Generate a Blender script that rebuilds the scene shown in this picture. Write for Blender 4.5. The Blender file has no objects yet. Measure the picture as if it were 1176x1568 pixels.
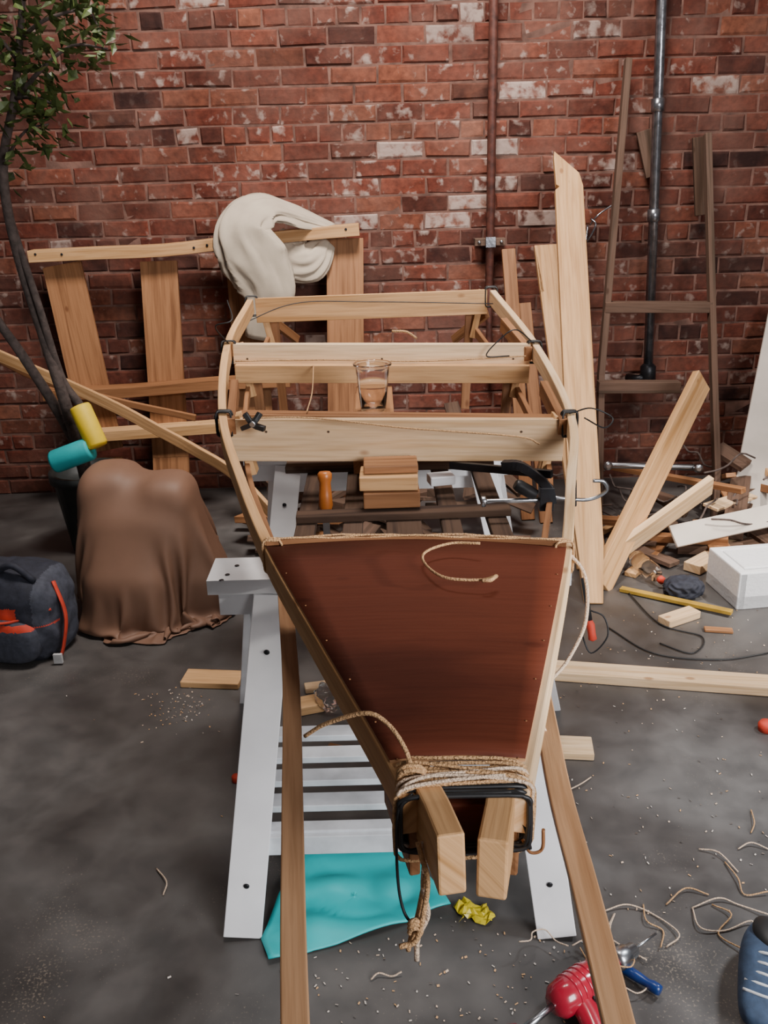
import bpy, bmesh, math, random
import numpy as np
from mathutils import Vector, Matrix, noise
random.seed(7)
V=Vector
# ---------------- camera (phone, portrait) ----------------
F=1400.0; W0,H0=1176.0,1568.0
CAM=V((0,0,1.62)); PITCH=math.radians(20.6); ROLL=math.radians(1.5)
fwd=V((0,math.cos(PITCH),-math.sin(PITCH))); r0=V((1,0,0)); u0=V((0,math.sin(PITCH),math.cos(PITCH)))
rt=r0*math.cos(ROLL)-u0*math.sin(ROLL); up=u0*math.cos(ROLL)+r0*math.sin(ROLL)
cd=bpy.data.cameras.new('camera'); cam=bpy.data.objects.new('camera',cd); bpy.context.collection.objects.link(cam)
cd.sensor_fit='VERTICAL'; cd.sensor_height=36; cd.lens=F/H0*36; cd.clip_start=0.02
M=Matrix((( rt.x,up.x,-fwd.x,CAM.x),(rt.y,up.y,-fwd.y,CAM.y),(rt.z,up.z,-fwd.z,CAM.z),(0,0,0,1)))
cam.matrix_world=M; bpy.context.scene.camera=cam
# survey helpers: real-world point at a known distance (y) or known height (z)
def ray(u,v): return fwd*F+rt*(u-W0/2)-up*(v-H0/2)
def aty(u,v,y):
    d=ray(u,v); return CAM+d*(y/d.y)
def atz(u,v,z):
    d=ray(u,v); return CAM+d*((z-CAM.z)/d.z)

# ---------------- materials ----------------
def newmat(name):
    m=bpy.data.materials.new(name); m.use_nodes=True; nt=m.node_tree
    return m,nt,nt.nodes,nt.links,nt.nodes['Principled BSDF']
def ramp(nt,stops):
    n=nt.nodes.new('ShaderNodeValToRGB'); e=n.color_ramp.elements
    while len(e)<len(stops): e.new(0.5)
    for i,(p,c) in enumerate(stops): e[i].position=p; e[i].color=(*c,1)
    return n
def sc(c,k): return tuple(min(1,x*k) for x in c)
def plain(name,col,rough=.6,metal=0,var=.25,nscale=18,bump=.15,coat=0,trans=0,alpha=1):
    m,nt,N,L,b=newmat(name)
    tc=N.new('ShaderNodeTexCoord'); n=N.new('ShaderNodeTexNoise'); n.inputs['Scale'].default_value=nscale; n.inputs['Detail'].default_value=6
    L.new(tc.outputs['Object'],n.inputs['Vector'])
    r=ramp(nt,[(.3,sc(col,1-var)),(.7,sc(col,1+var))]); L.new(n.outputs['Fac'],r.inputs['Fac']); L.new(r.outputs['Color'],b.inputs['Base Color'])
    b.inputs['Roughness'].default_value=rough; b.inputs['Metallic'].default_value=metal
    b.inputs['Coat Weight'].default_value=coat; b.inputs['Transmission Weight'].default_value=trans
    if bump:
        bp=N.new('ShaderNodeBump'); bp.inputs['Strength'].default_value=bump; bp.inputs['Distance'].default_value=.01
        L.new(n.outputs['Fac'],bp.inputs['Height']); L.new(bp.outputs['Normal'],b.inputs['Normal'])
    return m
def wood(name,light,dark,rough=.6,grain=32,coat=0,con=.75,spec=.3):
    m,nt,N,L,b=newmat(name)
    b.inputs['Specular IOR Level'].default_value=spec
    tc=N.new('ShaderNodeTexCoord')
    def mp(s):
        q=N.new('ShaderNodeMapping'); q.inputs['Scale'].default_value=s; L.new(tc.outputs['UV'],q.inputs['Vector']); return q
    a=mp((1.6,grain,1)); n=N.new('ShaderNodeTexNoise'); n.inputs['Scale'].default_value=1; n.inputs['Detail'].default_value=5; n.inputs['Distortion'].default_value=.8; L.new(a.outputs[0],n.inputs['Vector'])
    a2=mp((.5,.8,1)); n2=N.new('ShaderNodeTexNoise'); n2.inputs['Scale'].default_value=1.0; n2.inputs['Detail'].default_value=2; L.new(a2.outputs[0],n2.inputs['Vector'])
    a3=mp((6,110,1)); n3=N.new('ShaderNodeTexNoise'); n3.inputs['Scale'].default_value=1; n3.inputs['Detail'].default_value=3; L.new(a3.outputs[0],n3.inputs['Vector'])
    r=ramp(nt,[(.3,dark),(.52,light),(.75,sc(light,1.12))]); L.new(n.outputs['Fac'],r.inputs['Fac'])
    r2=ramp(nt,[(.3,(.66,.58,.52)),(.65,(1,1,1))]); L.new(n2.outputs['Fac'],r2.inputs['Fac'])
    r3=ramp(nt,[(.35,(.8,.76,.72)),(.55,(1,1,1))]); L.new(n3.outputs['Fac'],r3.inputs['Fac'])
    x=N.new('ShaderNodeMixRGB'); x.blend_type='MULTIPLY'; x.inputs[0].default_value=con; L.new(r.outputs[0],x.inputs[1]); L.new(r2.outputs[0],x.inputs[2])
    y=N.new('ShaderNodeMixRGB'); y.blend_type='MULTIPLY'; y.inputs[0].default_value=con; L.new(x.outputs[0],y.inputs[1]); L.new(r3.outputs[0],y.inputs[2])
    a4=mp((5,9,1)); vo=N.new('ShaderNodeTexVoronoi'); vo.inputs['Scale'].default_value=1; L.new(a4.outputs[0],vo.inputs['Vector'])
    r4=ramp(nt,[(.05,(.35,.2,.12)),(.1,(1,1,1))]); L.new(vo.outputs['Distance'],r4.inputs['Fac'])
    z=N.new('ShaderNodeMixRGB'); z.blend_type='MULTIPLY'; z.inputs[0].default_value=con*.85; L.new(y.outputs[0],z.inputs[1]); L.new(r4.outputs[0],z.inputs[2])
    L.new(z.outputs[0],b.inputs['Base Color']); b.inputs['Roughness'].default_value=rough; b.inputs['Coat Weight'].default_value=coat
    bp=N.new('ShaderNodeBump'); bp.inputs['Strength'].default_value=.25; bp.inputs['Distance'].default_value=.003; L.new(n3.outputs['Fac'],bp.inputs['Height']); L.new(bp.outputs[0],b.inputs['Normal'])
    return m
PINE=wood('pine',(.70,.42,.20),(.52,.28,.11))
PINEL=wood('pine_light',(.86,.63,.39),(.72,.47,.24))
PINED=wood('pine_aged',(.34,.16,.07),(.19,.08,.03))
DARKW=wood('dark_weathered_wood',(.10,.06,.04),(.035,.02,.015),rough=.85)
GREYW=wood('grey_ladder_wood',(.14,.085,.06),(.07,.045,.03),rough=.8)
BATT=wood('batten_wood',(.55,.32,.17),(.40,.21,.10),rough=.5)
DECK=wood('stained_plywood',(.112,.026,.012),(.062,.013,.006),rough=.6,grain=5,con=.5,spec=.2)
WHITE=plain('white_paint_wood',(.86,.85,.86),rough=.5,var=.07,nscale=9)
SHELF=plain('shelf_white_worn',(.66,.68,.71),rough=.55,var=.22,nscale=12)
PALE=plain('pale_board',(.60,.53,.46),rough=.8,var=.12,nscale=6)
TWINE=plain('twine',(.62,.36,.17),rough=.9,nscale=300,bump=.8,var=.3)
TWINEL=plain('pale_twine',(.78,.58,.42),rough=.9,nscale=300,bump=.8)
BLACK=plain('black_rubber',(.012,.012,.013),rough=.5,bump=.05)
STEEL=plain('steel',(.45,.46,.48),rough=.3,metal=1,var=.1)
IRON=plain('dark_iron',(.03,.03,.034),rough=.4,metal=.6)
GALV=plain('galvanised_pipe',(.26,.26,.28),rough=.27,metal=.9,var=.4,nscale=30)
BRNPIPE=plain('painted_pipe',(.085,.025,.016),rough=.6,var=.5,nscale=30)
CANVAS=plain('canvas',(.46,.38,.29),rough=.9,var=.15,nscale=6,bump=.3)
TARP=plain('brown_tarp',(.19,.10,.062),rough=.62,var=.12,nscale=5,bump=.1)
TEAL=plain('teal_foam',(.01,.36,.38),rough=.6,var=.1)
TEALS=plain('teal_sheet',(.01,.50,.52),rough=.5,var=.15,nscale=4)
YELL=plain('yellow_foam',(.75,.52,.02),rough=.6,var=.1)
YWRAP=plain('yellow_wrapper',(.65,.52,.02),rough=.35,var=.3)
BARK=plain('bark',(.08,.058,.05),rough=.9,var=.4,nscale=40,bump=.6)
LEAF=plain('leaf',(.06,.085,.02),rough=.5,var=.5,nscale=14)
NAVY=plain('navy_fabric',(.018,.02,.032),rough=.8,nscale=60)
GREYF=plain('grey_fabric',(.05,.055,.075),rough=.8,nscale=60)
REDF=plain('red_fabric',(.55,.045,.02),rough=.7)
POT=plain('black_pot',(.02,.025,.025),rough=.5)
FOAMW=plain('polystyrene',(.87,.87,.88),rough=.7,var=.04,nscale=80)
REDP=plain('red_metal_enamel',(.42,.012,.035),rough=.22,var=.15,coat=.6,bump=.03)
BLUEP=plain('blue_plastic',(.01,.035,.16),rough=.3,bump=.03)
SHOE=plain('blue_suede',(.035,.06,.11),rough=.8,nscale=50)
SOLE=plain('white_rubber',(.6,.6,.6),rough=.6)
ORNG=plain('orange_handle',(.42,.12,.02),rough=.35)
OCHRE=plain('ochre_paint',(.40,.24,.03),rough=.5)
def clear(name,tint=(1,1,1),ior=1.3):
    m,nt,N,L,b=newmat(name); b.inputs['Base Color'].default_value=(*tint,1); b.inputs['Roughness'].default_value=.06; b.inputs['Transmission Weight'].default_value=1; b.inputs['IOR'].default_value=ior
    return m
CLEAR=clear('clear_plastic',(.97,.93,.9),1.35)

# ---------------- mesh builder ----------------
def cr(P,n=6):
    P=[V(p) for p in P]; out=[]
    for i in range(len(P)-1):
        a=P[i-1] if i>0 else P[0]*2-P[1]; b=P[i]; c=P[i+1]; d=P[i+2] if i+2<len(P) else P[-1]*2-P[-2]
        for k in range(n):
            t=k/n; out.append(.5*((2*b)+(c-a)*t+(2*a-5*b+4*c-d)*t*t+(3*b-a-3*c+d)*t**3))
    out.append(P[-1]); return out
class B:
    def __init__(s,name): s.name=name; s.bm=bmesh.new(); s.uv=s.bm.loops.layers.uv.new('UVMap'); s.m=[]
    def mi(s,m):
        if m not in s.m: s.m.append(m)
        return s.m.index(m)
    def face(s,vs,mat,uvs=None,smooth=False):
        try: f=s.bm.faces.new(vs)
        except ValueError: return
        f.material_index=s.mi(mat); f.smooth=smooth
        if uvs:
            for l,q in zip(f.loops,uvs): l[s.uv].uv=q
    def sweep(s,P,w,h,mat,up=(0,0,1),taper=None):
        P=[V(p) for p in P]; up=V(up); R=[]; o=random.uniform(0,60); cum=random.uniform(0,20); us=[]
        for i,p in enumerate(P):
            t=(P[min(i+1,len(P)-1)]-P[max(i-1,0)]).normalized(); sd=t.cross(up).normalized(); uu=sd.cross(t)
            k=taper[i] if taper else 1
            R.append([s.bm.verts.new(p+sd*a*w/2*k+uu*b*h/2*k) for a,b in((-1,-1),(1,-1),(1,1),(-1,1))])
            if i: cum+=(p-P[i-1]).length
            us.append(cum)
        pv=[0,w,w+h,2*w+h,2*w+2*h]
        for i in range(len(P)-1):
            for j in range(4):
                j2=(j+1)%4
                s.face([R[i][j],R[i][j2],R[i+1][j2],R[i+1][j]],mat,[(us[i],o+pv[j]),(us[i],o+pv[j+1]),(us[i+1],o+pv[j+1]),(us[i+1],o+pv[j])])
        for q,u in((R[0],us[0]),(R[-1],us[-1])): s.face(q,mat,[(u,o),(u+.03,o+w),(u+.03,o+w+h),(u,o+h)])
    def box(s,c,sz,mat,rz=0,rx=0,ry=0):
        c=V(c); Rm=Matrix.Rotation(rz,3,'Z')@Matrix.Rotation(ry,3,'Y')@Matrix.Rotation(rx,3,'X')
        ax=[Rm@V(e) for e in((1,0,0),(0,1,0),(0,0,1))]
        k=max(range(3),key=lambda i:sz[i]); o=[(k+1)%3,(k+2)%3]
        a=ax[k]; u=ax[o[1]]
        s.sweep([c-a*sz[k]/2,c+a*sz[k]/2],sz[o[0]],sz[o[1]],mat,up=u)
    def tube(s,P,r,mat,seg=8,flat=1,up=(0,0,1),close=False):
        P=[V(p) for p in P]; n=len(P); R=[]
        rr=r if isinstance(r,(list,tuple)) else [r]*n
        prev=V(up)
        for i,p in enumerate(P):
            if close: t=(P[(i+1)%n]-P[i-1]).normalized()
            else: t=(P[min(i+1,n-1)]-P[max(i-1,0)]).normalized()
            sd=t.cross(prev)
            if sd.length<1e-3: sd=t.cross(V((.3,1,.2)))
            sd.normalize(); uu=sd.cross(t).normalized(); prev=uu
            R.append([s.bm.verts.new(p+(sd*math.cos(2*math.pi*j/seg)+uu*math.sin(2*math.pi*j/seg)*flat)*rr[i]) for j in range(seg)])
        m=n if close else n-1
        for i in range(m):
            for j in range(seg):
                a,b=R[i],R[(i+1)%n]; s.face([a[j],a[(j+1)%seg],b[(j+1)%seg],b[j]],mat,[(i*.05,j*.01),(i*.05,j*.01+.01),(i*.05+.05,j*.01+.01),(i*.05+.05,j*.01)],True)
        if not close: s.face(R[0],mat); s.face(R[-1],mat)
    def prism(s,O,o,ax,ay,th,mat):
        o=V(o);ax=V(ax).normalized();ay=V(ay).normalized();az=ax.cross(ay).normalized(); q=random.uniform(0,50)
        A=[s.bm.verts.new(o+ax*x+ay*y-az*th/2) for x,y in O]; Bv=[s.bm.verts.new(o+ax*x+ay*y+az*th/2) for x,y in O]
        uv=[(x,y+q) for x,y in O]; s.face(A,mat,uv); s.face(Bv,mat,uv); n=len(O)
        for i in range(n):
            j=(i+1)%n; s.face([A[i],A[j],Bv[j],Bv[i]],mat,[uv[i],uv[j],(uv[j][0],uv[j][1]+th),(uv[i][0],uv[i][1]+th)])
    def lathe(s,prof,o,axis,mat,seg=24):
        o=V(o);a=V(axis).normalized(); x=a.orthogonal().normalized(); y=a.cross(x); R=[]
        for r,z in prof: R.append([s.bm.verts.new(o+a*z+(x*math.cos(2*math.pi*j/seg)+y*math.sin(2*math.pi*j/seg))*max(r,1e-4)) for j in range(seg)])
        for i in range(len(R)-1):
            for j in range(seg): s.face([R[i][j],R[i][(j+1)%seg],R[i+1][(j+1)%seg],R[i+1][j]],mat,None,True)
        s.face(R[0],mat); s.face(R[-1],mat)
    def blob(s,c,rad,matfn,ex=2.0,rz=0,sub=4,disp=None,rx=0,smooth=True):
        t=bmesh.new(); bmesh.ops.create_icosphere(t,subdivisions=sub,radius=1); Rm=Matrix.Rotation(rz,3,'Z')@Matrix.Rotation(rx,3,'X'); mp={}
        loc={}
        for v in t.verts:
            d=v.co.normalized(); k=(abs(d.x)**ex+abs(d.y)**ex+abs(d.z)**ex)**(-1/ex); q=d*k
            if disp: q=disp(q)
            loc[v.index]=q
            mp[v.index]=s.bm.verts.new(V(c)+Rm@V((q.x*rad[0],q.y*rad[1],q.z*rad[2])))
        for f in t.faces:
            m=sum((loc[v.index] for v in f.verts),V())/3
            s.face([mp[v.index] for v in f.verts],matfn(m) if callable(matfn) else matfn,None,smooth)
        t.free()
    def done(s,parent=None,bevel=0):
        bmesh.ops.recalc_face_normals(s.bm,faces=s.bm.faces)
        me=bpy.data.meshes.new(s.name); s.bm.to_mesh(me); s.bm.free()
        for m in s.m: me.materials.append(m)
        ob=bpy.data.objects.new(s.name,me); bpy.context.collection.objects.link(ob)
        if bevel:
            md=ob.modifiers.new('bevel','BEVEL'); md.width=bevel; md.segments=2; md.limit_method='ANGLE'; md.angle_limit=math.radians(50)
        if parent: ob.parent=parent
        return ob
def empty(name,loc=(0,0,0)):
    e=bpy.data.objects.new(name,None); bpy.context.collection.objects.link(e); return e

# ---------------- room shell ----------------
WY=4.75
def brick_wall():
    rnd=random.Random(3); verts=[];faces=[];cols=[]
    x0,x1,H=-5.0,5.0,3.3; bl,bh,mo=.228,.083,.010
    row=0; z=0.0
    while z<H:
        header=(row%6==3)
        L=bl/2 if header else bl
        x=x0-(L/2 if row%2 else 0)+rnd.uniform(-.01,.01)
        while x<x1:
            a,b=x+mo/2,x+L-mo/2; c,d=z+mo/2,z+bh-mo/2; j=lambda:rnd.uniform(-.004,.004)
            pr=rnd.uniform(.001,.009); ins=rnd.uniform(.004,.010)
            i0=len(verts)
            verts+= [(a+j(),0,c+j()),(b+j(),0,c+j()),(b+j(),0,d+j()),(a+j(),0,d+j())]
            verts+= [(a+ins+j(),-pr+j()*.5,c+ins+j()),(b-ins+j(),-pr+j()*.5,c+ins+j()),(b-ins+j(),-pr+j()*.5,d-ins+j()),(a+ins+j(),-pr+j()*.5,d-ins+j())]
            faces+=[(i0+4,i0+5,i0+6,i0+7)]+[(i0+k,i0+(k+1)%4,i0+4+(k+1)%4,i0+4+k) for k in range(4)]
            cx,cz=(a+b)/2,(c+d)/2
            n1=noise.noise(V((cx*1.1+3,cz*1.6,0)))
            wp=.02+.18*max(0,n1)
            if .05<cx<1.3 and cz>1.35: wp+=.18
            if cx>1.35: wp*=.3
            g=rnd.random(); white=(rnd.uniform(.45,1) if g<wp*.75 else rnd.uniform(0,.38))
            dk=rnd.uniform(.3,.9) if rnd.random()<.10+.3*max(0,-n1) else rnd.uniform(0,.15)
            if cx<-1.0: dk+=.15  # left end darker: the wall's dimmer light painted into brick colour
            if cx>1.35: dk+=.22  # right end: deeper-toned bricks, with the wall's light falloff also put into colour
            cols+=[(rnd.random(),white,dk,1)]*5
            x+=L
        z+=bh; row+=1
    i0=len(verts); verts+=[(x0,0.0,0),(x1,0.0,0),(x1,0.0,H),(x0,0.0,H),(x0,.2,0),(x1,.2,0),(x1,.2,H),(x0,.2,H)]
    nb=len(faces); faces+=[(i0,i0+1,i0+2,i0+3),(i0+4,i0+7,i0+6,i0+5),(i0,i0+4,i0+5,i0+1),(i0+3,i0+2,i0+6,i0+7),(i0,i0+3,i0+7,i0+4),(i0+1,i0+5,i0+6,i0+2)]
    me=bpy.data.meshes.new('wall_back'); me.from_pydata(verts,[],faces)
    ca=me.color_attributes.new('bc','FLOAT_COLOR','CORNER')
    cols+=[(.5,0,0,1)]*6
    for p in me.polygons:
        for li in p.loop_indices: ca.data[li].color=cols[p.index]
        if p.index>=nb: p.material_index=1
    m,nt,N,L,b=newmat('brick')
    at=N.new('ShaderNodeAttribute'); at.attribute_name='bc'; sp=N.new('ShaderNodeSeparateColor'); L.new(at.outputs['Color'],sp.inputs[0])
    tc=N.new('ShaderNodeTexCoord')
    def nz(sca,det=6,dis=0):
        n=N.new('ShaderNodeTexNoise'); n.inputs['Scale'].default_value=sca; n.inputs['Detail'].default_value=det; n.inputs['Distortion'].default_value=dis; L.new(tc.outputs['Object'],n.inputs['Vector']); return n
    r=ramp(nt,[(0,(.09,.026,.017)),(.4,(.155,.038,.023)),(.75,(.205,.052,.030)),(1,(.26,.090,.050))]); L.new(sp.outputs[0],r.inputs[0])
    n=nz(34,8); rn=ramp(nt,[(.3,(.45,.42,.42)),(.7,(1.1,1.08,1.05))]); L.new(n.outputs['Fac'],rn.inputs[0])
    mu=N.new('ShaderNodeMixRGB'); mu.blend_type='MULTIPLY'; mu.inputs[0].default_value=.85; L.new(r.outputs[0],mu.inputs[1]); L.new(rn.outputs[0],mu.inputs[2])
    nd=nz(3.2,10,.3); rd=ramp(nt,[(.38,(0,0,0)),(.68,(.5,.5,.5))]); L.new(nd.outputs['Fac'],rd.inputs[0])
    mdst=N.new('ShaderNodeMixRGB'); L.new(rd.outputs[0],mdst.inputs[0]); L.new(mu.outputs[0],mdst.inputs[1]); mdst.inputs[2].default_value=(.23,.125,.095,1)
    n2=nz(19,12,.2); ad=N.new('ShaderNodeMath'); ad.operation='MULTIPLY_ADD'; L.new(sp.outputs[1],ad.inputs[0]); ad.inputs[1].default_value=.36; L.new(n2.outputs['Fac'],ad.inputs[2])
    rw=ramp(nt,[(.66,(0,0,0)),(.82,(.85,.85,.85))]); L.new(ad.outputs[0],rw.inputs[0])
    mw=N.new('ShaderNodeMixRGB'); L.new(rw.outputs[0],mw.inputs[0]); L.new(mdst.outputs[0],mw.inputs[1]); mw.inputs[2].default_value=(.46,.35,.30,1)
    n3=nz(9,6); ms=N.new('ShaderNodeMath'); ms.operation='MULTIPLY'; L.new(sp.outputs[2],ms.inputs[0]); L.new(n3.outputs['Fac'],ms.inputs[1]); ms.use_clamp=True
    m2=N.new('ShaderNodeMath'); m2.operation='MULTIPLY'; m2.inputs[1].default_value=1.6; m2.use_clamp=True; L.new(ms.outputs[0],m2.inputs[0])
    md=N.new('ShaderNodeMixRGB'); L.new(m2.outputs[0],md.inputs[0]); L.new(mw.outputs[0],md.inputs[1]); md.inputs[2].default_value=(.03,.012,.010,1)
    n4=nz(1.4,6,.4); r4=ramp(nt,[(.35,(.50,.46,.45)),(.6,(1,1,1))]); L.new(n4.outputs['Fac'],r4.inputs[0])
    mg=N.new('ShaderNodeMixRGB'); mg.blend_type='MULTIPLY'; mg.inputs[0].default_value=.8; L.new(md.outputs[0],mg.inputs[1]); L.new(r4.outputs[0],mg.inputs[2])
    L.new(mg.outputs[0],b.inputs['Base Color']); b.inputs['Roughness'].default_value=.85; b.inputs['Specular IOR Level'].default_value=.2
    bp=N.new('ShaderNodeBump'); bp.inputs['Strength'].default_value=.7; bp.inputs['Distance'].default_value=.01; L.new(n2.outputs['Fac'],bp.inputs['Height'])
    L.new(bp.outputs[0],b.inputs['Normal'])
    me.materials.append(m); me.materials.append(plain('mortar',(.14,.07,.052),rough=.95,var=.5,nscale=14,bump=.8))
    ob=bpy.data.objects.new('wall_back',me); bpy.context.collection.objects.link(ob); ob.location=(0,WY,0)
brick_wall()
def floor():
    b=B('floor')
    m,nt,N,L,bs=newmat('concrete')
    tc=N.new('ShaderNodeTexCoord')
    def nz(sca,det=6,dis=0):
        n=N.new('ShaderNodeTexNoise'); n.inputs['Scale'].default_value=sca; n.inputs['Detail'].default_value=det; n.inputs['Distortion'].default_value=dis; L.new(tc.outputs['Object'],n.inputs['Vector']); return n
    a=nz(1.5,8,.8); c=nz(9,7,.3); d=nz(170,3)
    r=ramp(nt,[(.3,(.045,.039,.036)),(.5,(.080,.074,.071)),(.72,(.13,.126,.122))]); L.new(a.outputs['Fac'],r.inputs[0])
    r2=ramp(nt,[(.3,(.75,.75,.75)),(.7,(1.15,1.12,1.1))]); L.new(c.outputs['Fac'],r2.inputs[0])
    x=N.new('ShaderNodeMixRGB'); x.blend_type='MULTIPLY'; x.inputs[0].default_value=1; L.new(r.outputs[0],x.inputs[1]); L.new(r2.outputs[0],x.inputs[2])
    e=nz(2.2,5,.5); ad=N.new('ShaderNodeMath'); ad.operation='ADD'; L.new(d.outputs['Fac'],ad.inputs[0]); L.new(e.outputs['Fac'],ad.inputs[1])
    r3=ramp(nt,[(.61,(0,0,0)),(.67,(.5,.5,.5))])
    h=N.new('ShaderNodeMath'); h.operation='MULTIPLY'; h.inputs[1].default_value=.5; L.new(ad.outputs[0],h.inputs[0]); L.new(h.outputs[0],r3.inputs[0])
    y=N.new('ShaderNodeMixRGB'); L.new(r3.outputs[0],y.inputs[0]); L.new(x.outputs[0],y.inputs[1]); y.inputs[2].default_value=(.32,.26,.20,1)
    L.new(y.outputs[0],bs.inputs['Base Color'])
    rr=ramp(nt,[(.35,(.34,.34,.34)),(.7,(.52,.52,.52))]); L.new(c.outputs['Fac'],rr.inputs[0]); L.new(rr.outputs[0],bs.inputs['Roughness'])
    bp=N.new('ShaderNodeBump'); bp.inputs['Strength'].default_value=.15; bp.inputs['Distance'].default_value=.005; L.new(c.outputs['Fac'],bp.inputs['Height']); L.new(bp.outputs[0],bs.inputs['Normal'])
    b.box((0,1.0,-.06),(10,7.5,.12),m); b.done()
floor()

# ---------------- wall pipes ----------------
b=B('wall_conduit')
x=aty(753,200,4.69).x; b.tube([V((x,4.69,3.2)),V((x,4.69,1.05))],.021,BRNPIPE,12)
q=aty(753,370,4.7); b.box((x,4.705,q.z),(.15,.05,.035),GREYW); b.box((x,4.665,q.z),(.05,.02,.05),GALV)
for dx in(-.055,.055): b.lathe([(.001,0),(.008,.0),(.008,.01),(.001,.012)],(x+dx,4.68,q.z),(0,-1,0),STEEL,10)
b.tube([V((x,4.69,1.06)),V((x+.005,4.69,.6))],.016,BRNPIPE,10)
b.done(bevel=.002)
b=B('drain_pipe')
T=aty(1011,60,4.66); Q=aty(992,570,4.64); k=(T.x-Q.x)/(T.z-Q.z); top=V((T.x+k*(3.2-T.z),4.66,3.2))
b.tube([top,T,Q],.024,GALV,16)
for f in(.18,.50): p=T.lerp(Q,f); b.lathe([(.024,-.03),(.031,-.028),(.031,.028),(.024,.03)],p,(T-Q),GALV,16)
b.lathe([(.03,-.05),(.04,-.045),(.04,.03),(.02,.05)],Q,(T-Q),IRON,16)
b.tube([Q+V((0,0,-.02)),Q+V((-.05,-.01,-.03)),Q+V((-.09,.05,-.035))],.02,IRON,10)
b.done()

# ---------------- pallet ----------------
b=B('wooden_pallet')
def leanY(z): return 4.28+ .30*z/1.24
def onpal(u,v,off=0):
    y=4.5
    for _ in range(6):
        p=aty(u,v,y); y=leanY(p.z)+off
    return aty(u,v,y)
rail=[onpal(48,392),onpal(150,387),onpal(250,383),onpal(345,372),onpal(450,360),onpal(550,351)]
b.sweep(cr(rail,3),.10,.055,PINE)
b.sweep(cr([onpal(70,603),onpal(200,598),onpal(330,587),onpal(445,582)],3),.10,.05,PINED)
for (a,c,w) in(((95,405),(160,690),.19),((243,400),(262,700),.18),((372,390),(392,640),.17),((528,365),(530,640),.18)):
    A=onpal(*a,.05);C=onpal(*c,.05); b.sweep([A,C],.022,w,PINED,up=(1,0,0))
b.sweep([onpal(120,668),onpal(345,652)],.09,.05,PINE)
for u,v in((160,700),(262,700),(530,640)):
    b.sweep([onpal(u,v,.05),V((onpal(u,v,.05).x,4.3,.0))],.02,.18,PINED,up=(1,0,0))
for u,v in((60,388),(530,350),(320,374),(300,378),(100,388)): 
    p=onpal(u,v); b.lathe([(.001,0),(.007,0),(.006,.004)],p+V((0,-.052,0)),(0,-1,0),IRON,8)
b.done(bevel=.004)

b=B('canvas_cloth')
def clothtube(P,rs,flat,mat=CANVAS,n=10,seg=64,amp=.18,seed=0):
    C=cr(P,n); m=len(C)
    R=[]
    for i in range(m):
        t=i/(m-1)*(len(rs)-1); j=min(int(t),len(rs)-2); R.append(rs[j]+(rs[j+1]-rs[j])*(t-j))
    s0=len(b.bm.verts); b.tube(C,R,mat,seg,flat=flat,up=(0,-1,0)); b.bm.verts.ensure_lookup_table()
    for i in range(s0,len(b.bm.verts)):
        v=b.bm.verts[i]; ring=(i-s0)//seg
        if ring<m:
            d=v.co-C[ring]; j=(i-s0)%seg; a=j*2*math.pi/seg
            rid=1-abs(noise.noise(V((math.cos(a)*1.5+ring*.02+seed,math.sin(a)*1.5,ring*.05)))*3)
            rid2=1-abs(noise.noise(V((math.cos(a)*3.5+seed,math.sin(a)*3.5,ring*.12)))*3)
            v.co=C[ring]+d*(.87+.22*rid+.06*rid2+amp*noise.noise(v.co*9)*.4)
clothtube([aty(402,520,4.38),aty(410,450,4.36),aty(388,395,4.36),aty(372,350,4.38),aty(405,318,4.48),aty(462,334,4.6),aty(512,350,4.64)],[.08,.125,.145,.14,.10,.09,.045],.30)
clothtube([aty(420,360,4.62),aty(445,392,4.6),aty(475,400,4.58),aty(502,370,4.62)],[.05,.10,.10,.04],.4,seed=4)
b.done()

# ---------------- potted tree ----------------
b=B('potted_tree')
base=V((-1.33,3.95,0))
b.lathe([(.10,0),(.115,.0),(.16,.34),(.175,.34),(.175,.38),(.155,.38),(.15,.33),(.001,.32)],base,(0,0,1),POT,28)
def br(pts,r0_,r1_,n=4):
    C=cr([aty(*p) for p in pts],n); m=len(C); b.tube(C,[r0_+(r1_-r0_)*i/(m-1) for i in range(m)],BARK,8); return C
def trunk(pts,r0_,r1_):
    C=cr([base+V((random.uniform(-.04,.04),0,.3))]+[aty(*p) for p in pts],5); m=len(C); b.tube(C,[r0_+(r1_-r0_)*i/(m-1) for i in range(m)],BARK,10); return C
t1=trunk([(110,650,3.7),(75,540,3.65),(25,380,3.6),(5,260,3.55),(22,150,3.5),(32,40,3.5),(40,-90,3.5)],.027,.009)
t2=trunk([(95,640,3.75),(35,545,3.7),(-15,470,3.7),(-60,350,3.7),(-90,150,3.6)],.024,.012)
t3=trunk([(130,640,3.72),(95,580,3.68),(60,470,3.6),(15,330,3.6),(-20,200,3.6)],.02,.010)
tw=[br([(28,150,3.5),(60,110,3.4),(110,70,3.35),(165,75,3.3)],.009,.003),br([(30,60,3.5),(70,30,3.4),(130,15,3.4),(150,40,3.35)],.008,.003),
 br([(22,150,3.5),(55,150,3.4),(95,165,3.4)],.007,.003),br([(32,100,3.5),(0,60,3.45),(-40,40,3.4)],.008,.003),br([(35,0,3.5),(80,-30,3.4),(140,-20,3.4)],.008,.003),
 br([(10,240,3.55),(40,200,3.45),(75,190,3.45)],.006,.003)]
rl=random.Random(5)
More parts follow.
